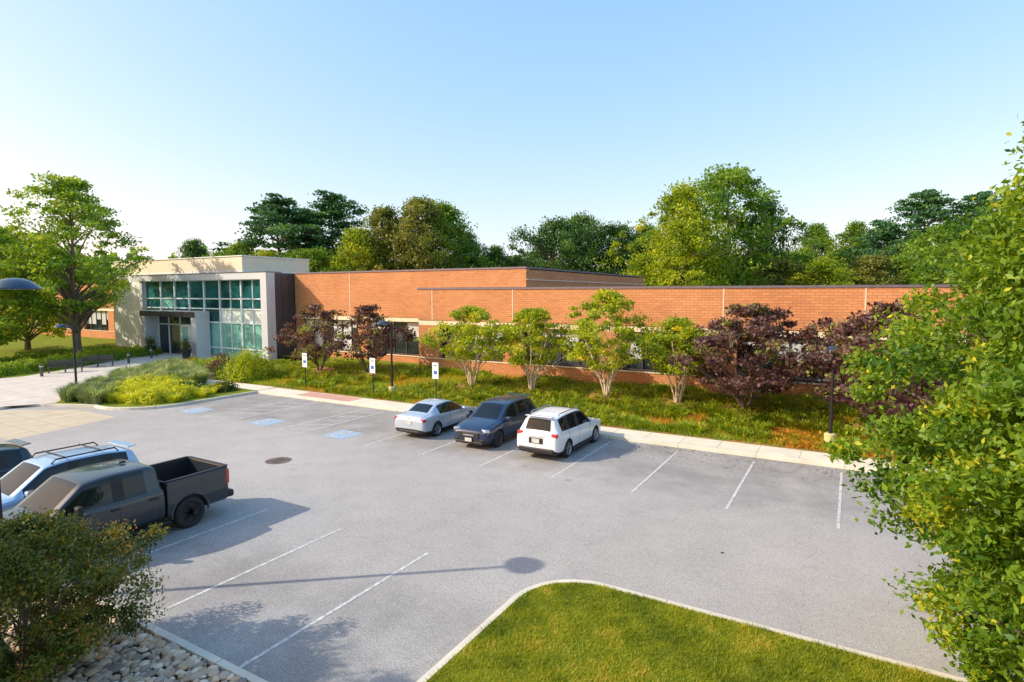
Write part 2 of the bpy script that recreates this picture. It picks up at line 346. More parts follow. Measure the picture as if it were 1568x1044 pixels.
blades('lawn_grass',X,Y,np.full(len(X),.126),.05*(.7+.8*vn(X,Y,.3,11)),.012,LM_lawn,tn,1.2)
kerb('kerb',[(-60,5.8),(-30,5.8),(-5.96,5.8)],.16,-.01,.14,side=-1)
pmesh('rock_bed_ground',[(-40.2,5.66,.06),(-5.9,5.66,.06),(-5.9,-15,.06),(-40.2,-15,.06)],[(0,1,2,3)],M_mulch)
bm=bmesh.new();bmesh.ops.create_icosphere(bm,subdivisions=2,radius=1);iv=np.array([v.co[:] for v in bm.verts]);ifc=np.array([[v.index for v in f.verts] for f in bm.faces]);bm.free()
n=4600;Vs=[];Fs=[];tt=[]
for i in range(n):
    big=rng.uniform()<.35
    s=rng.uniform(.055,.10) if big else rng.uniform(.03,.06);c=np.array([rng.uniform(-14,-6.1),rng.uniform(2.6,5.6),.06+rng.uniform(.0,.07)])
    A=rng.uniform(0,6.28);R_=np.array([[math.cos(A),-math.sin(A),0],[math.sin(A),math.cos(A),0],[0,0,1]])
    Vs.append((iv*(1+.08*np.sin(iv[:,[1,2,0]]*3+A))*np.array([s*rng.uniform(.9,1.5),s,s*rng.uniform(.45,.75)]))@R_.T+c);Fs.append(ifc+i*len(iv));tt+= [rng.uniform()]*len(ifc)
me=bpy.data.meshes.new('river_rocks');VV=np.concatenate(Vs);FF=np.concatenate(Fs)
me.vertices.add(len(VV));me.vertices.foreach_set('co',VV.ravel());me.loops.add(FF.size);me.loops.foreach_set('vertex_index',FF.ravel().astype(np.int32));me.polygons.add(len(FF));me.polygons.foreach_set('loop_start',np.arange(len(FF),dtype=np.int32)*3)
me.polygons.foreach_set('use_smooth',[True]*len(FF));at=me.attributes.new('tint','FLOAT','FACE');at.data.foreach_set('value',np.array(tt,np.float32));me.update(calc_edges=True)
mr,t,b=nt('river_stone');r=N(t,'ShaderNodeValToRGB');a=N(t,'ShaderNodeAttribute',attribute_name='tint');t.links.new(a.outputs['Fac'],r.inputs[0]);e=r.color_ramp.elements
e[0].color=(.20,.17,.15,1);e[1].color=(.76,.66,.50,1);x=e.new(.35);x.color=(.56,.38,.22,1);x=e.new(.6);x.color=(.44,.36,.28,1);x=e.new(.8);x.color=(.70,.49,.30,1);t.links.new(r.outputs[0],b.inputs['Base Color']);b.inputs['Roughness'].default_value=.7
me.materials.append(mr);link(bpy.data.objects.new('river_rocks',me))
# markings
m_=Multi()
def ln(u0,u1,v0,v1,mi=0,z=.005): m_.poly([(u0,v0,z),(u1,v0,z),(u1,v1,z),(u0,v1,z)],mi)
for k in range(-7,7):
    u=-.08-2.88*k; ln(u-.04,u+.04,17.7,23.5)
for u in (-21.5,-23.0,-26.7,-28.7,-32.4): ln(u-.04,u+.04,17.7,23.5)
for k in range(0,9):
    u=-8.72-2.95*k; ln(u-.04,u+.04,5.85,11.0)
def strip(x0,y0,x1,y1,w,mi,z):
    d=Vector((x1-x0,y1-y0)).normalized()*w/2;p=(-d.y,d.x);m_.poly([(x0+p[0],y0+p[1],z),(x0-p[0],y0-p[1],z),(x1-p[0],y1-p[1],z),(x1+p[0],y1+p[1],z)],mi)
for a,b_ in ((-23.0,-21.5),(-28.7,-26.7)):
    for v in np.arange(18,23,1.1): strip(a,v,b_,v+.8,.08,0,.006)
for cu in (-19.6,-24.8,-30.6):
    c=18.7
    ln(cu-.65,cu+.65,c-.65,c+.65,1,.005)
    for x0,y0,x1,y1 in [(0,.5,0,.1),(0,.1,.3,.1),(.3,.1,.38,-.35),(0,.3,.25,.3)]: strip(cu-x0,c+y0,cu-x1,c+y1,.11,0,.010)
    q=[(cu+.33*math.cos(a),c-.15+.33*math.sin(a)) for a in np.linspace(1.9,5.6,12)]
    for i in range(11): strip(*q[i],*q[i+1],.09,0,.0105+.0002*i)
    m_.poly([(cu+.11*math.cos(a),c+.53+.11*math.sin(a),.0135) for a in np.linspace(0,6.28,10)[:-1]],0)
m_.done('parking_markings',[M_line,M_hc])
def disc(name,c,r,z,m,parent=None,n=24): return pmesh(name,[(c[0]+r*math.cos(i*2*math.pi/n),c[1]+r*math.sin(i*2*math.pi/n),z) for i in range(n)],[tuple(range(n))],m,parent=parent)
mh=empty('manhole_cover',(-18.6,14.5,0)); disc('ring',(0,0),.48,.006,mat('rust_iron',(.16,.10,.08),.7),mh); disc('lid',(0,0),.36,.011,mat('iron',(.20,.16,.13),.6),mh)
rg=Multi()
for i in range(-3,4): rg.box(-.25,.25,i*.09-.02,i*.09+.02,.010,.018)
rg.done('lid_ribs',[M_blackp],mh)
disc('drain_cover',(-2.5,14.6),.04,.006,M_black)
n=900;X=rng.uniform(-9,9,n);Y=23.9-np.abs(rng.normal(0,.9,n));P=np.stack([X,Y,np.full(n,.012)],1)
V_,F_=leaves(rng,P,.07,.055,8);V_[:,2]=np.abs(V_[:,2]-.012)*.2+.008
link(bpy.data.objects.new('fallen_leaves',quadmesh('fallen_leaves',V_,F_,[LM_bush],None,rng.uniform(.6,1,n))))
# ------------------------------------------------------------------ building
B=empty('brick_office_building')
W=Multi();MB=[M_brick,M_band,M_cope,M_joint,M_roof,M_glassD,M_blind,M_mulld]
F0,ZT=34.0,6.75
UR=5.4   # right-hand end of the front wing
def facade(u0,u1,vf,sill,piers,joints,ztop,zb=4.05,zband=4.42,base=0.0,inset=.45,seed=3):
    r=np.random.default_rng(seed)
    W.box(u0,u1,vf,vf+.4,zband,ztop-.13,0)
    W.box(u0-.0,u1,vf+.06,vf+.44,zb,zband,1)
    W.box(u0,u1,vf+.02,vf+.42,base,sill,0)
    W.box(u0,u1,vf-.03,vf+.08,sill,sill+.07,1)
    for a,b_ in piers: W.box(a,b_,vf+.01,vf+.6,sill+.07,zb,0)
    for j in joints: W.box(j-.035,j+.035,vf-.012,vf+.05,zband+.01,ztop-.14,3)
    ps=sorted(piers);ed=[u0]+[x for p in ps for x in p]+[u1]
    for i in range(0,len(ed),2):
        a,b_=ed[i],ed[i+1]
        if b_-a<.4: continue
        nn=max(1,round((b_-a)/1.25));w=(b_-a)/nn
        for k in range(nn):
            x0=a+k*w;f=r.choice([0,.25,.45,.7,1.0],p=[.3,.15,.2,.2,.15]);zz=zb-f*(zb-sill-.07)
            y=vf+inset
            if f<1: W.poly([(x0,y,sill+.07),(x0+w,y,sill+.07),(x0+w,y,zz),(x0,y,zz)],5)
            if f>0: W.poly([(x0,y,zz),(x0+w,y,zz),(x0+w,y,zb),(x0,y,zb)],6)
            W.box(x0-.04,x0+.04,y-.07,y-.001,sill+.07,zb,7)
        W.box(a,b_,y-.065,y-.002,sill+.075,sill+.15,7);W.box(a,b_,y-.065,y-.002,zb-.09,zb-.002,7)
js=[-26.3+6.72*k for k in range(5)]
facade(-27.6,UR,F0,1.62,[(-27.58,-25.7)]+[(j-.75,j+.75) for j in js[1:]]+[(UR-1.0,UR-.02)],js,ZT)
facade(-44.4,-27.61,37.0,1.25,[(-36.6,-35.6),(-44.39,-43.6)],[-37.5],8.25,seed=8)
W.box(-27.6,UR,34.62,66,0,ZT-.2,0)
W.box(-27.65,UR+.05,33.95,66.1,ZT-.13,ZT,2)
W.box(-27.59,-27.2,34.61,34.615,0,ZT-.135,0); W.box(UR-.4,UR-.01,34.61,34.615,0,ZT-.135,0)
W.box(-44.4,-20.2,37.62,64.5,0,8.25-.2,0); W.box(-27.6,-20.2,37.0,37.61,6.8,8.25-.14,0)
W.box(-44.4,-20.15,36.94,64.6,8.12,8.25,2)
W.box(-20.19,-20.14,37,64.4,7.3,7.38,3)
W.box(-118,-74.2,41.6,60,0,8.0,0)
facade(-118,-74.2,41.0,1.3,[(-118+8*k,-116.5+8*k) for k in range(6)],[-110+8*k for k in range(5)],8.1,seed=11)
W.box(-118.1,-74.1,40.94,60,7.97,8.1,2)
W.box(-74.0,-50,44.2,60,0,8.0,0)
W.done('brick_walls',MB,B)
E=Multi();ME=[M_panel,M_dark,M_cream,M_glass,M_glassL,M_glassW,M_mull,M_roof,M_glassD,M_creamt]
vg=34.6
E.box(-66.3,-44.5,34.0,35.6,7.62,8.22,0)
E.box(-66.35,-44.45,33.96,35.65,8.22,8.28,1)
E.box(-45.3,-44.5,34.0,34.9,0.1,7.62,0)
E.box(-65.0,-64.6,34.2,34.9,0.1,7.62,0)
for i in range(3):
    for j in range(4):
        y0=34.92+i*.72
        E.box(-44.9,-44.47,y0,y0+.69,.2+j*2.0,.2+j*2.0+1.97,1)
E.box(-45.4,-44.52,34.9,44,0.1,8.1,1)
E.box(-64.6,-45.5,35.6,44,7.7,8.0,7)
E.box(-74.1,-64.7,36.0,44,0,8.6,2); E.box(-74.1,-64.7,36.01,44,8.6,9.9,9)
E.box(-64.69,-50.5,36.0,44,8.02,8.6,2);E.box(-64.69,-50.5,36.01,44,8.6,9.9,9)
E.box(-74.2,-50.4,35.93,44.1,9.9,10.0,2)
cols=[-64.6,-61.7,-59.25,-56.8,-54.35,-51.9,-48.7,-45.3]
rows=[.3,1.2,3.6,4.9,5.85,7.62]
rq=np.random.default_rng(6)
for i in range(len(cols)-1):
    for j in range(len(rows)-1):
        k=3
        if j<2: k=4
        if j==2: k=3 if i<5 else 5
        if j==3 and rq.uniform()<.35: k=4
        E.poly([(cols[i],vg,rows[j]),(cols[i+1],vg,rows[j]),(cols[i+1],vg,rows[j+1]),(cols[i],vg,rows[j+1])],k)
for c in cols: E.box(c-.08,c+.08,vg-.14,vg+.02,.2,7.62,6)
for c in (-50.3,-47.1): E.box(c-.04,c+.04,vg-.1,vg+.02,.2,7.62,6)
for r_ in rows: E.box(-64.6,-45.3,vg-.11,vg+.021,r_-.06,r_+.06,6)
E.box(-63.0,-53.5,33.0,34.45,4.15,4.65,0)
E.box(-63.0,-62.1,33.05,34.45,.15,4.15,0); E.box(-54.3,-53.5,33.05,34.45,.15,4.15,0)
E.box(-62.95,-53.55,32.97,33.04,4.1,4.6,1)
E.poly([(-62.1,34.40,.2),(-54.3,34.40,.2),(-54.3,34.40,4.15),(-62.1,34.40,4.15)],8)
for c in (-62.05,-60.2,-58.2,-54.35): E.box(c-.06,c+.06,34.3,34.42,.2,4.15,6)
E.box(-62.1,-54.3,34.3,34.42,3.2,3.3,6)
E.done('entrance_pavilion',ME,B)
D=Multi()
for d0 in (-57.9,-56.45):
    D.box(d0,d0+1.4,34.2,34.26,3.05,3.2,0);D.box(d0,d0+1.4,34.2,34.26,.25,.55,0)
    D.box(d0,d0+.17,34.2,34.26,.55,3.05,0);D.box(d0+1.23,d0+1.4,34.2,34.26,.55,3.05,0)
    D.box(d0+.17,d0+1.23,34.22,34.24,.55,3.05,1); D.box(d0+.62,d0+.7,34.14,34.17,1.1,1.9,2)
D.done('entrance_doors',[M_white,M_glassL,M_black],B)
for (x,y,w) in ((-38,50,1.5),(-31,55,1)):
    box('roof_vent',x,x+w,y,y+w,7.8,8.8,M_cope,B,.05)
tube('antenna',[(-26.5,44,8),(-26.5,44,9.3)],[.03,.02],M_black,B,6)
# ------------------------------------------------------------------ street furniture
M_lamp=mat('lamp_dome_metal',(.03,.06,.10),.3,.2,coat=.3)
M_ybase=mat('painted_base',(.62,.54,.26),.8,var=.2)
def lamp(loc,H,arm,R=.36):
    e=empty('street_lamp',loc)
    tube('concrete_base',[(0,0,-.1),(0,0,.45),(0,0,.5)],[.22,.22,.19],M_ybase,e,16)
    tube('pole',[(0,0,.0),(0,0,H*.5),(0,0,H)],[.07,.062,.055],M_black,e)
    a=Vector((arm[0],arm[1],0))
    tube('arm',[(0,0,H-.35),(a.x*.3,a.y*.3,H-.05),(a.x*.7,a.y*.7,H+.06),(a.x,a.y,H+.02)],[.035]*4,M_black,e,8)
    V=[];F=[];n=20;pr=[(0,.30),(.35,.28),(.65,.2),(.88,.08),(1,0),(1.04,-.04),(.9,-.04),(0,-.05)]
    for r,zz in pr:
        for i in range(n): V.append((a.x+R*r*math.cos(i*2*math.pi/n),a.y+R*r*math.sin(i*2*math.pi/n),H-.08+zz*R*1.6))
    for q in range(len(pr)-1):
        for i in range(n): F.append((q*n+i,q*n+(i+1)%n,(q+1)*n+(i+1)%n,(q+1)*n+i))
    pmesh('dome_head',V,F,[M_lamp],parent=e,smooth=True)
    return e
lamp((-.55,26.75,h(-.55,26.75)),3.95,(.02,.1))
lamp((-24.0,27,h(-24,27)),4.4,(-.5,-.2))
lamp((-42,18.0,.14),4.2,(-.75,-.35))
lamp((-14.85,4.85,.05),6.45,(.43,.37),.42)
M_sgn=mat('sign_green',(.05,.25,.12),.5)
def sign(u,v):
    e=empty('accessible_parking_sign',(u,v,h(u,v)-.02))
    tube('post',[(0,0,0),(0,0,2.35)],[.03,.03],M_black,e,8)
    box('panel',-.21,.21,-.05,-.035,1.5,2.4,M_white,e,.004)
    box('blue_symbol',-.12,.12,-.056,-.052,1.75,1.95,M_blue,e)
    box('text_band',-.13,.13,-.056,-.052,2.2,2.26,M_sgn,e)
sign(-30.2,25.8);sign(-24.4,25.8);sign(-19.75,25.8)
def bollard(u,v):
    e=empty('bollard',(u,v,h(u,v)));tube('post',[(0,0,0),(0,0,.85),(0,0,.95),(0,0,1.0)],[.1,.1,.1,.04],M_mulld,e);tube('ring',[(0,0,.72),(0,0,.8)],[.112,.112],M_panel,e)
bollard(-52.3,20.2);bollard(-55.2,27.8);bollard(-57.5,31)
def bench(u,v,rot):
    e=empty('park_bench',(u,v,h(u,v)+.02),rot);mm=M_mulld
    for i in range(5): box('seat_slat_%d'%i,-1.1,1.1,-.25+i*.1,-.17+i*.1,.44,.47,mm,e)
    for i in range(5): box('back_slat_%d'%i,-1.1,1.1,.27,.3,.52+i*.09,.59+i*.09,mm,e)
    for i,x in enumerate((-1.05,0,1.05)):
        box('leg_front_%d'%i,x-.03,x+.03,-.25,-.2,0,.66,mm,e);box('leg_back_%d'%i,x-.03,x+.03,.24,.3,0,.98,mm,e);box('arm_%d'%i,x-.03,x+.03,-.26,.3,.64,.68,mm,e)
bench(-54.9,25.2,math.radians(58));bench(-53.4,22.2,math.radians(62))
def planter(u,v):
    e=empty('planter_pot',(u,v,h(u,v)+.02));tube('pot',[(0,0,0),(0,0,.35),(0,0,.8),(0,0,.9)],[.28,.36,.48,.46],M_blackp,e,18)
    r=np.random.default_rng(int(abs(u)));P=r.normal(size=(900,3))*[.25,.25,.3]+[0,0,1.25]
    V_,F_=leaves(r,P,.14,.07);me=quadmesh('plant',V_,F_,[LM_bush],None,r.uniform(0,1,900));link(bpy.data.objects.new('plant',me),e)
planter(-60.2,32.4);planter(-54.0,32.3)
# ------------------------------------------------------------------ vehicles
def paint(name,col,metal=.35,seams=(),zr=(.35,1.0)):
    m,t,b=nt(name);L=t.links.new
    b.inputs['Metallic'].default_value=metal;b.inputs['Roughness'].default_value=.4;b.inputs['Coat Weight'].default_value=.8;b.inputs['Coat Roughness'].default_value=.03
    tc=N(t,'ShaderNodeTexCoord');sx=N(t,'ShaderNodeSeparateXYZ');L(tc.outputs['Object'],sx.inputs[0])
    no=N(t,'ShaderNodeTexNoise',i_Scale=2,i_Detail=4);L(tc.outputs['Object'],no.inputs[0])
    r=N(t,'ShaderNodeValToRGB');r.color_ramp.elements[0].color=c4([x*.93 for x in col]);r.color_ramp.elements[1].color=c4(col);L(no.outputs[0],r.inputs[0])
    cur=r.outputs[0]
    for s in seams:
        a=N(t,'ShaderNodeMath',operation='SUBTRACT',i_1=s);L(sx.outputs[0],a.inputs[0]);ab=N(t,'ShaderNodeMath',operation='ABSOLUTE');L(a.outputs[0],ab.inputs[0])
        lt=N(t,'ShaderNodeMath',operation='LESS_THAN',i_1=.009);L(ab.outputs[0],lt.inputs[0])
        g=N(t,'ShaderNodeMath',operation='GREATER_THAN',i_1=zr[0]);L(sx.outputs[2],g.inputs[0]);g2=N(t,'ShaderNodeMath',operation='LESS_THAN',i_1=zr[1]);L(sx.outputs[2],g2.inputs[0])
        p=N(t,'ShaderNodeMath',operation='MULTIPLY');L(lt.outputs[0],p.inputs[0]);L(g.outputs[0],p.inputs[1]);p2=N(t,'ShaderNodeMath',operation='MULTIPLY');L(p.outputs[0],p2.inputs[0]);L(g2.outputs[0],p2.inputs[1])
        mx=N(t,'ShaderNodeMixRGB');L(p2.outputs[0],mx.inputs[0]);L(cur,mx.inputs[1]);mx.inputs[2].default_value=(.005,.005,.005,1);cur=mx.outputs[0]
    L(cur,b.inputs['Base Color']);return m
M_cg=mat('car_glass',(.006,.011,.014),.02,0,var=.3,spec=.5)
M_tire=mat('tire_rubber',(.02,.02,.02),.8)
M_rim=mat('alloy_rim',(.45,.46,.48),.3,.8)
M_tail=mat('tail_light_red',(.5,.012,.012),.15,coat=1)
M_head=mat('headlight',(.55,.58,.6),.08,.4,coat=1)
M_chrome=mat('chrome',(.7,.7,.72),.12,1)
M_plate=mat('licence_plate',(.55,.55,.5),.5)
def wheel(e,x,y,r,w,rimm):
    n=28;pr=[(r*.55,-.5),(r*.9,-.5),(r,-.38),(r,.38),(r*.9,.5),(r*.66,.5),(r*.62,.38),(r*.1,.30),(0.001,.30)]
    V=[];F=[];M=[]
    for rad,t_ in pr:
        for i in range(n): a=i*2*math.pi/n;V.append((rad*math.cos(a),t_*w,rad*math.sin(a)))
    for q in range(len(pr)-1):
        for i in range(n): F.append((q*n+i,q*n+(i+1)%n,(q+1)*n+(i+1)%n,(q+1)*n+i));M.append(0 if q<5 else (1 if q==5 else 2))
    for k in range(5):
        a=k*2*math.pi/5+.3
        for da in (-.13,.13):
            c,s=math.cos(a+da),math.sin(a+da);px,pz=-s,c;n0=len(V)
            for rad,hw in ((.05*r,.035),(r*.64,.028)):
                for sg in (-1,1):
                    for yy in (.30,.43): V.append((c*rad+px*hw*sg,yy*w,s*rad+pz*hw*sg))
            for f in [(0,1,3,2),(4,6,7,5),(0,4,5,1),(2,3,7,6),(1,5,7,3)]: F.append(tuple(n0+i for i in f));M.append(1)
    o=pmesh('wheel',V,F,[M_tire,rimm,M_blackp],M,parent=e,smooth=False)
    for p in o.data.polygons[:n*5]: p.use_smooth=True
    o.location=(x,y,r)
    if y<0: o.rotation_euler=(0,0,math.pi)
def loft(name,st,segs,mats,parent,arches,yb=.55,cst=(),cr_=.55):
    V=[];F=[];M=[]
    for s in st:
        x,w,zb,zm,zs,zr,wr=s
        half=[(0,zb),(w*.86,zb),(w*.975,zb+.12),(w,zm),(w*.985,zs-.08),(w*.93,zs),(wr,zr-.065),(wr*.92,zr-.018),(0,zr)]
        ring=half+[(-y,z) for y,z in half[7:0:-1]]
        V+=[(x,y,z) for y,z in ring]
    ns=len(st)
    for i in range(ns-1):
        for j in range(16):
            jj=min(j,15-j);F.append((i*16+j,i*16+(j+1)%16,(i+1)*16+(j+1)%16,(i+1)*16+j))
            side,rail,top=segs[i]
            M.append({0:2,1:2,2:0,3:0,4:0,5:side,6:rail,7:top}[jj])
    for b_,fl in ((0,1),((ns-1)*16,0)):
        for i in range(0,8):
            a=[b_+i,b_+i+1]; c=[b_+(16-i-1)%16,b_+(16-i)%16]
            if i==0: f=[b_,b_+1,b_+15]
            elif i==7: f=[b_+7,b_+8,b_+9]
            else: f=a+c
            F.append(tuple(f[::-1] if fl else f));M.append(0 if i>1 else 2)
    o=pmesh(name,V,F,mats,M,parent=None,smooth=True)
    bm=bmesh.new();bm.from_mesh(o.data);bmesh.ops.recalc_face_normals(bm,faces=bm.faces)
    cl=bm.edges.layers.float.get('crease_edge') or bm.edges.layers.float.new('crease_edge')
    for ed in bm.edges:
        a,b_=sorted((ed.verts[0].index,ed.verts[1].index));ia,ja,ib,jb=a//16,a%16,b_//16,b_%16
        if ja==jb and ia!=ib:
            m2=min(ja,16-ja)
            if m2 in (5,6): ed[cl]=cr_
            if m2 in (1,): ed[cl]=.4
        elif ia==ib and ia in cst and min(min(ja,16-ja),min(jb,16-jb))>=5: ed[cl]=cr_
    bm.to_mesh(o.data);bm.free()
    s=o.modifiers.new('s','SUBSURF');s.levels=s.render_levels=2
    finish(o,arches,yb,mats);o.parent=parent;return o
def finish(o,arches,yb,mats):
    cut=[]
    for (x,z,r) in arches:
        for sg in (-1,1):
            n=32;V=[(x+r*math.cos(a),y,z+r*math.sin(a)) for y in (sg*yb,sg*1.4) for a in np.arange(n)*2*math.pi/n]
            F=[tuple(range(n)),tuple(range(2*n-1,n-1,-1))]+[(i,n+i,n+(i+1)%n,(i+1)%n) for i in range(n)]
            c=pmesh('cut',V,F,mats,[2]*len(F))
            bm=bmesh.new();bm.from_mesh(c.data);bmesh.ops.recalc_face_normals(bm,faces=bm.faces);bm.to_mesh(c.data);bm.free()
            m=o.modifiers.new('b','BOOLEAN');m.object=c;m.operation='DIFFERENCE';m.solver='EXACT';cut.append(c)
    bpy.context.view_layer.update()
    dg=bpy.context.evaluated_depsgraph_get();me=bpy.data.meshes.new_from_object(o.evaluated_get(dg))
    o.modifiers.clear();o.data=me
    for c in cut: bpy.data.objects.remove(c)
def suv(name,loc,rot,body,rimm,rails=False,Hs=1.0):
    e=empty(name,loc,rot);k=Hs
    b,g,p=0,1,2
    st=[( 2.30,.70,.32,.50,.66,.74,.55),( 2.24,.80,.24,.52,.74,.82,.66),( 2.0,.88,.20,.56,.86,.93,.72),( 1.55,.91,.19,.60,.94,1.02,.76),
        ( 1.08,.92,.19,.62,1.00,1.08,.79),( .92,.92,.19,.62,1.01,1.18,.77),( .30,.92,.19,.62,1.03,1.60,.67),( .15,.92,.19,.62,1.03,1.64,.67),(-.28,.92,.19,.62,1.04,1.68,.665),(-.38,.92,.19,.62,1.04,1.685,.665),
        (-1.22,.92,.19,.62,1.07,1.67,.655),(-1.34,.92,.19,.62,1.07,1.66,.65),(-1.86,.915,.20,.62,1.10,1.60,.63),(-2.0,.91,.21,.62,1.10,1.55,.62),(-2.17,.90,.23,.62,1.02,1.14,.70),(-2.23,.885,.26,.60,.98,1.06,.72),(-2.30,.84,.30,.58,.90,.97,.70),(-2.33,.76,.36,.56,.84,.90,.64)]
    st=[(s[0],s[1],s[2],s[3],s[4],s[4]+(s[5]-s[4])*k,s[6]) for s in st]
    sg=[(b,b,b)]*4+[(b,b,g),(g,b,g),(g,b,b),(g,b,b),(p,b,b),(g,b,b),(p,b,b),(g,b,b),(b,b,b),(b,b,g),(b,b,b),(b,b,b),(b,b,b)]
    loft('body',st,sg,[body,M_cg,M_blackp],e,[(1.38,.34,.40),(-1.32,.34,.40)],cst=(4,6,13,14))
    for x in (1.38,-1.32):
        for y in (.80,-.80): wheel(e,x,y,.345,.22,rimm)
    for s_ in (1,-1):
        part('mirror',(.78,s_*1.0,1.10),(.16,.2,.14),body,e,.04);part('mirror_stem',(.8,s_*.9,1.04),(.08,.12,.05),M_blackp,e,.01)
        part('tail_light',(-2.19,s_*.73,.98),(.16,.26,.17),M_tail,e,.04);part('headlight',(2.10,s_*.68,.78),(.26,.30,.13),M_head,e,.04,(0,-.1,-s_*.45))
        part('door_handle_f',(-.18,s_*.925,.88),(.2,.03,.035),body,e,.01);part('door_handle_r',(-1.1,s_*.925,.90),(.2,.03,.035),body,e,.01)
        part('sill',(.03,s_*.88,.25),(1.9,.1,.13),M_blackp,e,.03)
        part('fog_light',(2.27,s_*.6,.42),(.08,.18,.08),M_blackp,e,.02)
        if rails: tube('roof_rail',[(.1,s_*.60,1.66),(0,s_*.61,1.72+.6*(k-1)),(-1.5,s_*.60,1.71+.6*(k-1)),(-1.6,s_*.59,1.64)],[.022]*4,M_black if rails==2 else M_rim,e,8)
    if rails==2:
        for xx in (-.2,-1.1): part('rack_bar',(xx,0,1.74+.6*(k-1)),(.05,1.24,.03),M_black,e,.01)
    part('grille',(2.29,0,.60),(.08,.95,.24),M_blackp,e,.03);part('grille_bar',(2.335,0,.60),(.02,.5,.05),M_chrome,e,.008);part('front_lower',(2.25,0,.30),(.14,1.3,.12),M_blackp,e,.03)
    part('front_plate',(2.345,0,.42),(.02,.32,.15),M_plate,e,.004)
    part('rear_bumper',(-2.28,0,.40),(.16,1.5,.2),M_blackp,e,.05);part('licence_plate',(-2.355,0,.76),(.02,.32,.16),M_plate,e,.004)
    part('plate_recess',(-2.335,0,.76),(.02,.6,.22),M_blackp,e,.01);part('badge_strip',(-2.33,0,.92),(.03,.7,.03),M_chrome,e,.008)
    part('spoiler',(-2.0,0,1.04+.60*k),(.25,1.15,.03),body,e,.012,(0,.1,0))
    part('rear_wiper',(-2.14,.1,1.26),(.03,.42,.02),M_blackp,e,.005,(.35,0,0))
    return e
def sedan(name,loc,rot,body,rimm):
    e=empty(name,loc,rot);b,g,p=0,1,2
    st=[(2.24,.66,.30,.46,.58,.64,.5),(2.18,.76,.22,.48,.64,.71,.62),(1.9,.85,.18,.52,.74,.81,.70),(1.4,.88,.17,.55,.83,.91,.73),(.98,.89,.17,.56,.88,.96,.75),(.84,.89,.17,.56,.89,1.03,.73),
        (.15,.89,.17,.56,.92,1.38,.61),(0,.89,.17,.56,.92,1.41,.605),(-.30,.89,.17,.56,.93,1.43,.60),(-.38,.89,.17,.56,.93,1.43,.60),(-.85,.89,.17,.56,.95,1.40,.59),(-1.05,.89,.17,.56,.96,1.35,.59),(-1.62,.88,.18,.58,.98,1.08,.68),(-1.72,.88,.18,.58,.98,1.05,.70),(-2.08,.86,.2,.58,.95,1.03,.70),(-2.18,.84,.23,.56,.90,.98,.68),(-2.25,.78,.28,.54,.82,.90,.62),(-2.28,.70,.33,.52,.76,.82,.57)]
    sg=[(b,b,b)]*4+[(b,b,g),(g,b,g),(g,b,b),(g,b,b),(p,b,b),(g,b,b),(g,b,b),(b,b,g),(b,b,b)]+[(b,b,b)]*4
    loft('body',st,sg,[body,M_cg,M_blackp],e,[(1.36,.32,.37),(-1.33,.32,.37)],cst=(4,6,11,12))
    for x in (1.36,-1.33):
        for y in (.78,-.78): wheel(e,x,y,.32,.21,rimm)
    for s_ in (1,-1):
        part('mirror',(.66,s_*.97,.96),(.15,.19,.12),body,e,.04);part('tail_light',(-2.13,s_*.66,.83),(.2,.34,.15),M_tail,e,.04,(0,0,s_*.25));part('headlight',(2.02,s_*.66,.66),(.3,.26,.12),M_head,e,.04,(0,0,-s_*.5))
        part('door_handle_f',(-.2,s_*.895,.80),(.2,.03,.03),M_chrome,e,.01);part('door_handle_r',(-1.05,s_*.895,.82),(.2,.03,.03),M_chrome,e,.01)
    part('grille',(2.23,0,.52),(.06,.8,.14),M_blackp,e,.02);part('rear_lower',(-2.24,0,.32),(.1,1.1,.1),M_blackp,e,.03);part('licence_plate',(-2.29,0,.70),(.02,.32,.16),M_plate,e,.004);part('badge',(-2.26,0,.90),(.03,.12,.05),M_chrome,e,.01)
    return e
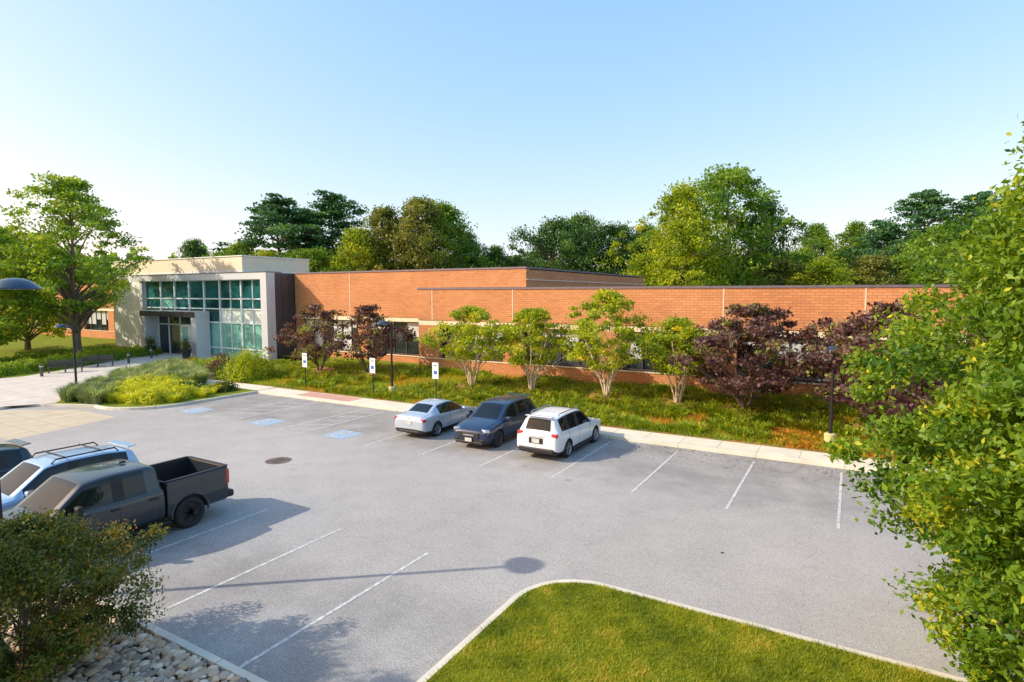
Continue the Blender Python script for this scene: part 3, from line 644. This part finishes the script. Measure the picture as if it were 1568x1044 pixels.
def pickup(name,loc,rot,body):
    e=empty(name,loc,rot);b,g,p=0,1,2;mats=[body,M_cg,M_blackp]
    st=[(2.90,.82,.42,.70,1.02,1.10,.70),(2.82,.90,.38,.72,1.08,1.17,.76),(2.5,.97,.36,.75,1.13,1.22,.82),(1.9,.99,.36,.78,1.17,1.27,.85),(1.50,.99,.36,.80,1.20,1.30,.87),(1.36,.99,.36,.80,1.21,1.40,.86),(.78,.99,.36,.80,1.22,1.86,.765),(.62,.99,.36,.80,1.22,1.90,.76),
        (.12,.99,.36,.80,1.23,1.93,.76),(.02,.99,.36,.80,1.23,1.93,.76),(-.70,.99,.36,.80,1.24,1.91,.75),(-.80,.99,.36,.80,1.24,1.90,.75),(-.90,.99,.36,.80,1.24,1.84,.75),(-1.0,.985,.36,.80,1.24,1.36,.80),(-1.03,.975,.37,.80,1.22,1.30,.80)]
    sg=[(b,b,b)]*4+[(b,b,g),(g,b,g),(g,b,b),(g,b,b),(p,b,b),(g,b,b),(b,b,b),(b,b,b),(b,b,g),(b,b,b)]
    loft('cab',st,sg,mats,e,[(1.90,.43,.50)],.6,cst=(4,6,12,13),cr_=.7)
    half=[(.0,.42),(.86,.42),(.97,.50),(1.0,.80),(1.0,1.20),(.985,1.37),(.96,1.40),(.90,1.40),(.88,1.37),(.88,.86),(0,.86)]
    ring=half+[(-y,z) for y,z in half[9:0:-1]];n=len(ring)
    xs=[-1.06,-1.10,-1.9,-2.74,-2.78];V=[(x,y*(1 if 0<i<4 else .99),z) for i,x in enumerate(xs) for y,z in ring];F=[];M=[]
    for i in range(4):
        for j in range(n):
            jj=min(j,n-1-j);F.append((i*n+j,i*n+(j+1)%n,(i+1)*n+(j+1)%n,(i+1)*n+j));M.append(2 if jj in (0,7,8,9) else 0)
    for b_ in (0,4*n):
        F.append(tuple(b_+j for j in [0,1,2,3,9,10]));M.append(0)
        F.append(tuple(b_+j for j in [3,4,5,6,7,8,9]));M.append(0)
        F.append(tuple(b_+(n-j)%n for j in [0,1,2,3,9,10]));M.append(0)
        F.append(tuple(b_+(n-j)%n for j in [3,4,5,6,7,8,9]));M.append(0)
    o=pmesh('bed',V,F,mats,M)
    bm=bmesh.new();bm.from_mesh(o.data);bmesh.ops.remove_doubles(bm,verts=bm.verts,dist=1e-5);bmesh.ops.recalc_face_normals(bm,faces=bm.faces);bm.to_mesh(o.data);bm.free()
    finish(o,[(-1.66,.43,.50)],.88,mats);o.parent=e
    part('bed_front_wall',(-1.10,0,1.10),(.06,1.80,.56),M_blackp,e,.01)
    part('tailgate',(-2.80,0,1.06),(.09,1.80,.68),body,e,.03)
    part('tailgate_cap',(-2.80,0,1.405),(.11,1.82,.03),M_blackp,e,.01)
    part('tailgate_handle',(-2.85,0,1.25),(.02,.28,.08),M_blackp,e,.01)
    part('rear_bumper',(-2.88,0,.58),(.2,1.95,.2),M_blackp,e,.05);part('licence_plate',(-2.985,0,.60),(.015,.32,.15),M_plate,e,.004)
    part('front_bumper',(2.92,0,.55),(.2,1.9,.26),M_blackp,e,.06);part('grille',(2.90,0,.88),(.08,1.25,.36),M_blackp,e,.03)
    for s_ in (1,-1):
        part('tail_light',(-2.76,s_*.955,1.12),(.12,.11,.42),M_tail,e,.03);part('headlight',(2.80,s_*.80,.95),(.2,.3,.2),M_head,e,.05)
        part('bed_rail_cap',(-1.92,s_*.93,1.41),(1.72,.1,.03),M_blackp,e,.01)
        part('mirror',(1.02,s_*1.14,1.34),(.14,.22,.24),M_blackp,e,.05);part('mirror_arm',(1.06,s_*1.02,1.26),(.06,.2,.06),M_blackp,e,.01)
        part('door_handle_f',(.18,s_*1.0,1.08),(.2,.04,.045),M_blackp,e,.015);part('door_handle_r',(-.72,s_*1.0,1.08),(.2,.04,.045),M_blackp,e,.015)
        part('running_board',(.1,s_*.98,.36),(2.4,.14,.06),M_blackp,e,.02)
        for wx in (1.90,-1.66):
            a=np.linspace(math.radians(-5),math.radians(185),15);tube('wheel_flare',[(wx+.505*math.cos(q),s_*.985,.43+.505*math.sin(q)) for q in a],[.035]*15,body,e,8)
            wheel(e,wx,s_*.86,.415,.28,M_black)
    part('shark_antenna',(-.5,0,1.95),(.16,.03,.05),M_blackp,e,.01)
    part('frame',(-.2,0,.42),(5.2,1.2,.16),M_blackp,e,.02)
    return e
P_w=paint('white_car_paint',(.80,.80,.79),0,(.75,-.33,-1.25),(.35,1.05));P_n=paint('dark_blue_car_paint',(.007,.026,.075),.15,(.75,-.33,-1.25),(.35,1.05));P_s=paint('silver_blue_car_paint',(.50,.57,.64),.3,(.62,-.34,-1.2),(.35,.95))
P_t=paint('graphite_truck_paint',(.030,.042,.052),.3,(1.22,.08,-.86),(.45,1.22));P_b=paint('pale_blue_car_paint',(.40,.56,.74),.3,(.75,-.33,-1.25),(.35,1.05));P_k=paint('black_car_paint',(.012,.026,.034),.2)
R90=math.radians(90)
suv('parked_suv',(-10.15,21.75,0),R90-.01,P_w,M_rim,rails=1)
suv('parked_suv',(-13.3,21.75,0),-R90+.02,P_n,mat('dark_alloy',(.08,.08,.085),.35,.7),Hs=.97)
sedan('parked_sedan',(-16.6,21.9,0),R90+.02,P_s,M_rim)
pickup('pickup_truck',(-16.25,7.4,0),-R90,P_t)
suv('parked_suv',(-19.4,7.45,0),-R90,P_b,M_rim,rails=2,Hs=1.08)
suv('parked_suv',(-22.6,6.0,0),-R90,P_k,M_rim)
# ------------------------------------------------------------------ vegetation
rnd=np.random.default_rng(21)
def T(name,u,v,**kw):
    me=tree_mesh(name,**kw);return put(name,me,(u,v,h(u,v) if v<34.5 else .7),rnd.uniform(0,6.28))
for i,(u,v,H_,R_) in enumerate([(-20,29.7,5.0,2.7),(-16,30,4.9,2.2),(-11.4,30.1,5.9,2.6),(-7.6,30.2,4.5,2.0)]):
    T('ornamental_tree',u,v,height=H_,z0=1.8,R=R_,ncl=150,nl=75,leaf=.17,lm=LM_yel,bm_=M_barkp,tr=.06,multi=6,rc=.43,seed=30+i,prof=prof_egg,nbr=40,flat=.5,tb=.48,lobe=1.2)
for i,(u,v,H_,R_) in enumerate([(-33.7,30.1,4.9,2.9),(-29.4,30.6,4.8,2.6),(-4.3,30.2,5.2,3.8),(1.3,28.9,5.4,3.8)]):
    T('redbud_tree',u,v,height=H_,z0=1.2,R=R_,ncl=210 if i>1 else 90,nl=65 if i>1 else 50,leaf=.19,lm=LM_pur,bm_=M_bark,tr=.11,multi=3,rc=.5,seed=50+i,prof=prof_egg,nbr=34,flat=.5,aspect=.8,tb=.5,tv=.27,lobe=1.2)
T('locust_tree',-62.9,27.2,height=16.6,z0=4.4,R=6.0,ncl=260,nl=80,leaf=.32,lm=LM_grn,bm_=M_bark,tr=.33,rc=1.0,seed=70,prof=prof_egg,nbr=80,flat=.42,tb=.7,lobe=1.4)
T('shade_tree',-69,21.5,height=12.5,z0=1.6,R=6.6,ncl=240,nl=110,leaf=.34,lm=LM_grn,bm_=M_bark,tr=.25,rc=1.05,seed=71,nbr=50,flat=.5,tb=.7)
T('shade_tree',-78,29,height=13,z0=1.6,R=6.2,ncl=200,nl=110,leaf=.36,lm=LM_yel,bm_=M_bark,tr=.25,rc=1.05,seed=72,nbr=50,flat=.5)
me=tree_mesh('near_tree',9.5,.3,4.3,1500,260,.12,LM_near,M_bark,tr=.2,rc=.5,seed=80,prof=prof_near,nbr=220,flat=.62,aspect=.5,lobe=.4,tb=.5,tv=.2)
put('shade_tree',me,(4.5,10.85,.12),1.2)
me=tree_mesh('small',2.5,.35,1.85,290,200,.07,LM_bush,M_bark,tr=.05,rc=.32,seed=81,prof=prof_round,nbr=80,flat=.6,aspect=.5,multi=3,lobe=.6)
put('crabapple_tree',me,(-11.4,3.9,.06),.6)
me=tree_mesh('tall',7.0,3.2,1.7,120,110,.11,LM_grn,M_bark,tr=.1,rc=.4,seed=83,nbr=50,flat=.6)
put('shade_tree',me,(-14.6,-.4,.06),0)
LIB={}
for nm,lm,pf,H_,R_,z0,pine,sd in [('g1',LM_grn,prof_round,20,8,2,False,1),('g2',LM_grn,prof_egg,22,7,2,False,2),('y1',LM_yel,prof_egg,20,8,1.5,False,3),('d1',LM_dk,prof_round,18,9,1.5,False,4),('d2',LM_dk,prof_egg,18,7,1.5,False,5),('o1',LM_olive,prof_egg,20,7,1.5,False,6),('p1',LM_pine,prof_cone,22,7,2,True,7),('p2',LM_pine,prof_egg,22,6.5,3,True,8)]:
    LIB[nm]=tree_mesh('bg_'+nm,H_,z0,R_,300,72,.48,lm,M_bark,tr=.4,rc=1.7 if not pine else 1.5,seed=100+sd,prof=pf,nbr=50,flat=.6 if not pine else .3,aspect=.6,pine=pine,lobe=1.35,tb=.48 if nm!='y1' else .35,tv=.24),H_,R_
cr,sr=math.cos(math.radians(30)),math.sin(math.radians(30))
def bg(kind,X,Yc,zt,wid):
    me,H_,R_=LIB[kind];u=cr*X-sr*Yc;v=sr*X+cr*Yc
    o=bpy.data.objects.new('pine_tree' if kind[0]=='p' else 'background_tree',me);o.location=(u,v,.6);o.rotation_euler=(0,0,rnd.uniform(0,6.28));s=wid/(2*R_);o.scale=(s,s,(zt-.6)/H_);link(o)
def px(p,Yc,y): return ((p-784)/900*Yc, Yc, 6.3+(450-y)/900*Yc)
for k,p,Yc,y,w in [('d2',300,110,372,9),('g2',375,95,375,10),('g1',345,98,388,9),('p2',430,96,312,16),('p2',512,98,306,15),('p1',475,104,330,14),('y1',550,88,355,11),('o1',592,92,325,12),('o1',645,90,312,13),('g2',678,94,318,13),('d1',715,100,360,9),('d2',760,100,382,9),
    ('d1',850,98,342,15),('d1',890,104,336,15),('d1',945,100,350,14),('d2',985,104,352,11),('y1',1040,84,292,14),('g1',1110,92,268,19),('y1',1040,80,345,13),('d1',1165,97,315,11),('o1',1190,86,400,12),('y1',1255,84,398,12),('g2',1243,112,348,11),('g2',1303,115,345,11),
    ('p2',1345,104,345,11),('p2',1408,104,302,14),('p2',1490,104,305,14),('g1',1440,82,350,14),('o1',1330,84,395,11),('d1',1390,90,375,14),('g2',1530,88,335,15),('d2',1600,95,300,14),('y1',1500,78,375,12),('y1',1580,56,390,11),('g1',1660,52,360,12),
    ('g1',170,128,398,14),('d1',60,115,382,15),('g1',-30,110,370,16),('d1',215,130,400,12),('y1',410,88,388,11),('g1',480,86,385,12),('g1',560,96,385,12),('d1',820,112,388,12),('d1',1000,108,385,12),('g1',1210,108,388,12)]:
    X_,Y_,Z_=px(p,Yc,y);bg(k,X_,Y_,Z_,w)
for k in range(9):  # unseen trees added behind the camera to give the glass reflections
    a=math.radians(105+k*18);d=75+15*rnd.uniform();bg(['g1','d1','y1','d2'][k%4],math.sin(a)*d,math.cos(a)*d,13+4*rnd.uniform(),14)
r=np.random.default_rng(9);n=70000;a=r.uniform(math.radians(-75),math.radians(75),n);d=r.uniform(135,165,n)
zt=9+4*vn(a*60,a*0,1.7,4)+4*vn(a*60,a*0,.6,6);Zc=r.uniform(0,1,n)**.7*zt+.5
C=np.stack([cr*np.sin(a)*d-sr*np.cos(a)*d,sr*np.sin(a)*d+cr*np.cos(a)*d,Zc],1)
V_,F_=leaves(r,C,1.7,1.1);link(bpy.data.objects.new('distant_treeline',quadmesh('distant_treeline',V_,F_,[LM_grn],None,.35+.4*vn(a*60,Zc,1.5,8)+r.normal(0,.12,n))))
def shrub(name,u,v,R_,H_,lm,n=2600,leaf=.12,seed=1,tb=.45):
    r=np.random.default_rng(seed);G=r.normal(size=(n,3));G/=np.linalg.norm(G,axis=1)[:,None];G[:,2]=np.abs(G[:,2])
    lob=1+.14*np.sin(5*np.arctan2(G[:,1],G[:,0])+seed)+.12*np.sin(7*G[:,2]+3*G[:,0]*3)
    P=G*(lob*r.uniform(.72,1.03,n))[:,None]*np.array([R_,R_,H_]);V_,F_=leaves(r,P,leaf,leaf*.6)
    put(name,quadmesh(name,V_,F_,[lm],None,tb+.2*np.sin(9*P[:,0])*np.sin(8*P[:,1])+r.normal(0,.18,n)),(u,v,h(u,v)))
shrub('round_shrub',-37.3,26.9,1.75,1.95,LM_yel,4200,.17,1)
for i,(u,v,R_,H_,m) in enumerate([(-40.5,27.5,1.2,1.0,LM_bush),(-43,28.5,1.1,1.0,LM_pur),(-41.5,30,1.3,1.3,LM_bush),(-45,29.5,1.0,.9,LM_yel),(-46.5,30.8,.9,1.0,LM_pur),(-35.5,21.2,.9,.7,LM_dk),(-34.6,23.0,.8,.55,LM_bush),(-39.3,22.5,1.0,.7,LM_dk)]):
    shrub('low_shrub',u,v,R_,H_,m,1700,.13,10+i)
for i,(u,v,R_,H_) in enumerate([(-34.8,18.6,1.2,.8),(-36.6,18.9,1.3,.95),(-38.4,19.5,1.2,.9),(-36.2,20.6,1.2,.85),(-38.2,21.3,1.2,.85),(-40.2,21.2,1.1,.8),(-34.4,20.2,.9,.7)]):
    shrub('lime_shrub',u,v,R_,H_,LM_gry,3000,.12,60+i,.5)
k=0
for (u0,v0,u1,v1,nn,m) in [(-55.4,17.5,-60.9,33,15,LM_grn),(-57.5,18,-63.5,33,13,LM_yel),(-61,14,-68,32,12,LM_grn),(-56,12,-62,16,5,LM_yel)]:
    for i in range(nn):
        f=i/(nn-1);shrub('hedge_shrub',u0+(u1-u0)*f+rnd.normal(0,.25),v0+(v1-v0)*f,.95,rnd.uniform(.6,.95),m,900,.16,100+k,.6);k+=1
def clumps(name,C,hh,w,nb,lm,spread=.18,lean=.8,seed=3,tb=.5):
    r=np.random.default_rng(seed);C=np.array(C);i=np.repeat(np.arange(len(C)),nb);n=len(i)
    a=r.uniform(0,2*math.pi,n);rr_=spread*np.sqrt(r.uniform(0,1,n));X=C[i,0]+rr_*np.cos(a);Y=C[i,1]+rr_*np.sin(a);Z=C[i,2]
    H_=hh*r.uniform(.5,1.15,n)*C[i,3];l=lean*r.uniform(.1,1,n);d=np.stack([np.cos(a),np.sin(a),0*a],1);s=np.stack([-np.sin(a),np.cos(a),0*a],1)*w/2
    Bp=np.stack([X,Y,Z],1);Mp=Bp+d*(H_*l*.4)[:,None]+np.stack([0*a,0*a,H_*.75],1);Tp=Bp+d*(H_*l*1.1)[:,None]+np.stack([0*a,0*a,H_*(1-.35*l)],1)
    V_=np.stack([Bp-s,Bp+s,Mp+s*.9,Mp-s*.9,Tp+s*.1,Tp-s*.1],1).reshape(-1,3);b_=np.arange(n)*6
    F_=np.concatenate([np.stack([b_,b_+1,b_+2,b_+3],1),np.stack([b_+3,b_+2,b_+4,b_+5],1)])
    ct=r.normal(tb,.15,len(C));tn=ct[i]+r.normal(0,.12,n);link(bpy.data.objects.new(name,quadmesh(name,V_,F_,[lm],None,np.concatenate([tn,tn]))))
def pts(poly,n,sd,s0=.7,s1=1.2):
    r=np.random.default_rng(sd);P=np.array(poly);X=r.uniform(P[:,0].min(),P[:,0].max(),n*4);Y=r.uniform(P[:,1].min(),P[:,1].max(),n*4);kk=inpoly(poly,X,Y);X=X[kk][:n];Y=Y[kk][:n]
    return [(x,y,h(x,y),q) for x,y,q in zip(X,Y,r.uniform(s0,s1,len(X)))]
clumps('ornamental_grass',pts([(-33.2,19),(-36,16.8),(-38.6,18.3),(-40.5,21),(-36,23.6),(-33.2,22)],60,1),.5,.03,160,LM_gry,.3,1.0,2)
clumps('ornamental_grass',pts([(-36.5,16.6),(-39,15.9),(-43.5,20),(-40.5,20.5)],70,2),.8,.03,200,LM_grb,.25,.9,3)
clumps('ornamental_grass',pts([(-41,20.5),(-44,20.5),(-49,25.8),(-50.8,29),(-42,26),(-38,23.8)],150,4),.8,.035,170,LM_grb,.3,1.0,5,.7)
clumps('ornamental_grass',pts([(-40,25.8),(-50,26),(-50.5,31),(-46,33.5),(-39,32)],120,5),.6,.04,120,LM_gc,.28,1.0,6,.5)
C=pts([(-39.5,25.9),(14,25.9),(14,33.7),(-39.5,33.7)],4600,7,.6,1.2)
C=[c for c in C if vn(np.array([c[0]]),np.array([c[1]]),1.6,12)[0]>.33]
clumps('groundcover_plants',[c for c in C if c[0]<=-3 or c[1]>28.2],.42,.05,40,LM_gc,.28,1.1,8,.54)
clumps('groundcover_plants',[c for c in C if c[0]>-3 and c[1]<=28.2],.25,.05,34,LM_gc,.28,1.1,9,.88)
X=rng.uniform(-36,16,90000);Y=rng.uniform(25.65,33.8,90000);zz=np.array([h(a,b) for a,b in zip(X,Y)]);tn=.2+.85*vn(X,Y,1.5,12)+rng.normal(0,.15,len(X));tn+=np.clip((X+3)/6,0,1)*.4*(Y<28.5)
blades('bed_grass',X,Y,zz,.2,.035,LM_gc,tn,.9)
mm_=Multi()
for (u,v) in [(-20,29.7),(-16,30),(-11.4,30.1),(-7.6,30.2),(-4.3,30.2),(1.3,28.9),(-33.7,30.1),(-29.4,30.6)]:
    mm_.poly([(u+1.05*math.cos(a)*(1+.08*math.sin(3*a)),v+1.05*math.sin(a),h(u,v+1.05*math.sin(a))+.24) for a in np.linspace(0,6.283,17)[:-1]],0)
mm_.done('mulch_rings',[mat('red_mulch',(.36,.17,.06),.95,var=.5,scale=9,bump=.6)])
# ------------------------------------------------------------------ light, world, camera
EL=32;AZ=math.radians(38.5)
w=bpy.data.worlds.new('World');sc.world=w;w.use_nodes=True;t=w.node_tree
sk=t.nodes.new('ShaderNodeTexSky');sk.sky_type='NISHITA';sk.sun_disc=False;sk.sun_elevation=math.radians(EL);sk.sun_rotation=math.radians(231.5)
sk.air_density=1.0;sk.dust_density=1.5;sk.ozone_density=1.5;sk.altitude=50
sp=t.nodes.new('ShaderNodeSeparateColor');cb=t.nodes.new('ShaderNodeCombineColor');t.links.new(sk.outputs[0],sp.inputs[0])
for i,(kk,pp) in enumerate(((2.15,.90),(3.08,.56),(6.3,.09))):
    p=N(t,'ShaderNodeMath',operation='POWER',i_1=pp);q=N(t,'ShaderNodeMath',operation='MULTIPLY',i_1=kk);t.links.new(sp.outputs[i],p.inputs[0]);t.links.new(p.outputs[0],q.inputs[0]);t.links.new(q.outputs[0],cb.inputs[i])
bgn=t.nodes['Background'];bgn.inputs[1].default_value=.15;t.links.new(cb.outputs[0],bgn.inputs[0])
sl=bpy.data.lights.new('sun','SUN');sl.energy=5;sl.angle=math.radians(.5);sl.color=(1,.92,.77)
so=bpy.data.objects.new('sun',sl);link(so)
ce=math.cos(math.radians(EL));d=Vector((math.cos(AZ)*ce,math.sin(AZ)*ce,-math.sin(math.radians(EL))));so.rotation_euler=d.to_track_quat('-Z','Y').to_euler();so.location=(-20,-20,40)
cam=bpy.data.cameras.new('camera');cam.lens=36*900/1568;cam.sensor_width=36;cam.clip_end=5000;cam.clip_start=.1
co=bpy.data.objects.new('camera',cam);link(co);co.location=(0,0,6.3);co.rotation_euler=(math.radians(90-4.57),0,math.radians(30));sc.camera=co
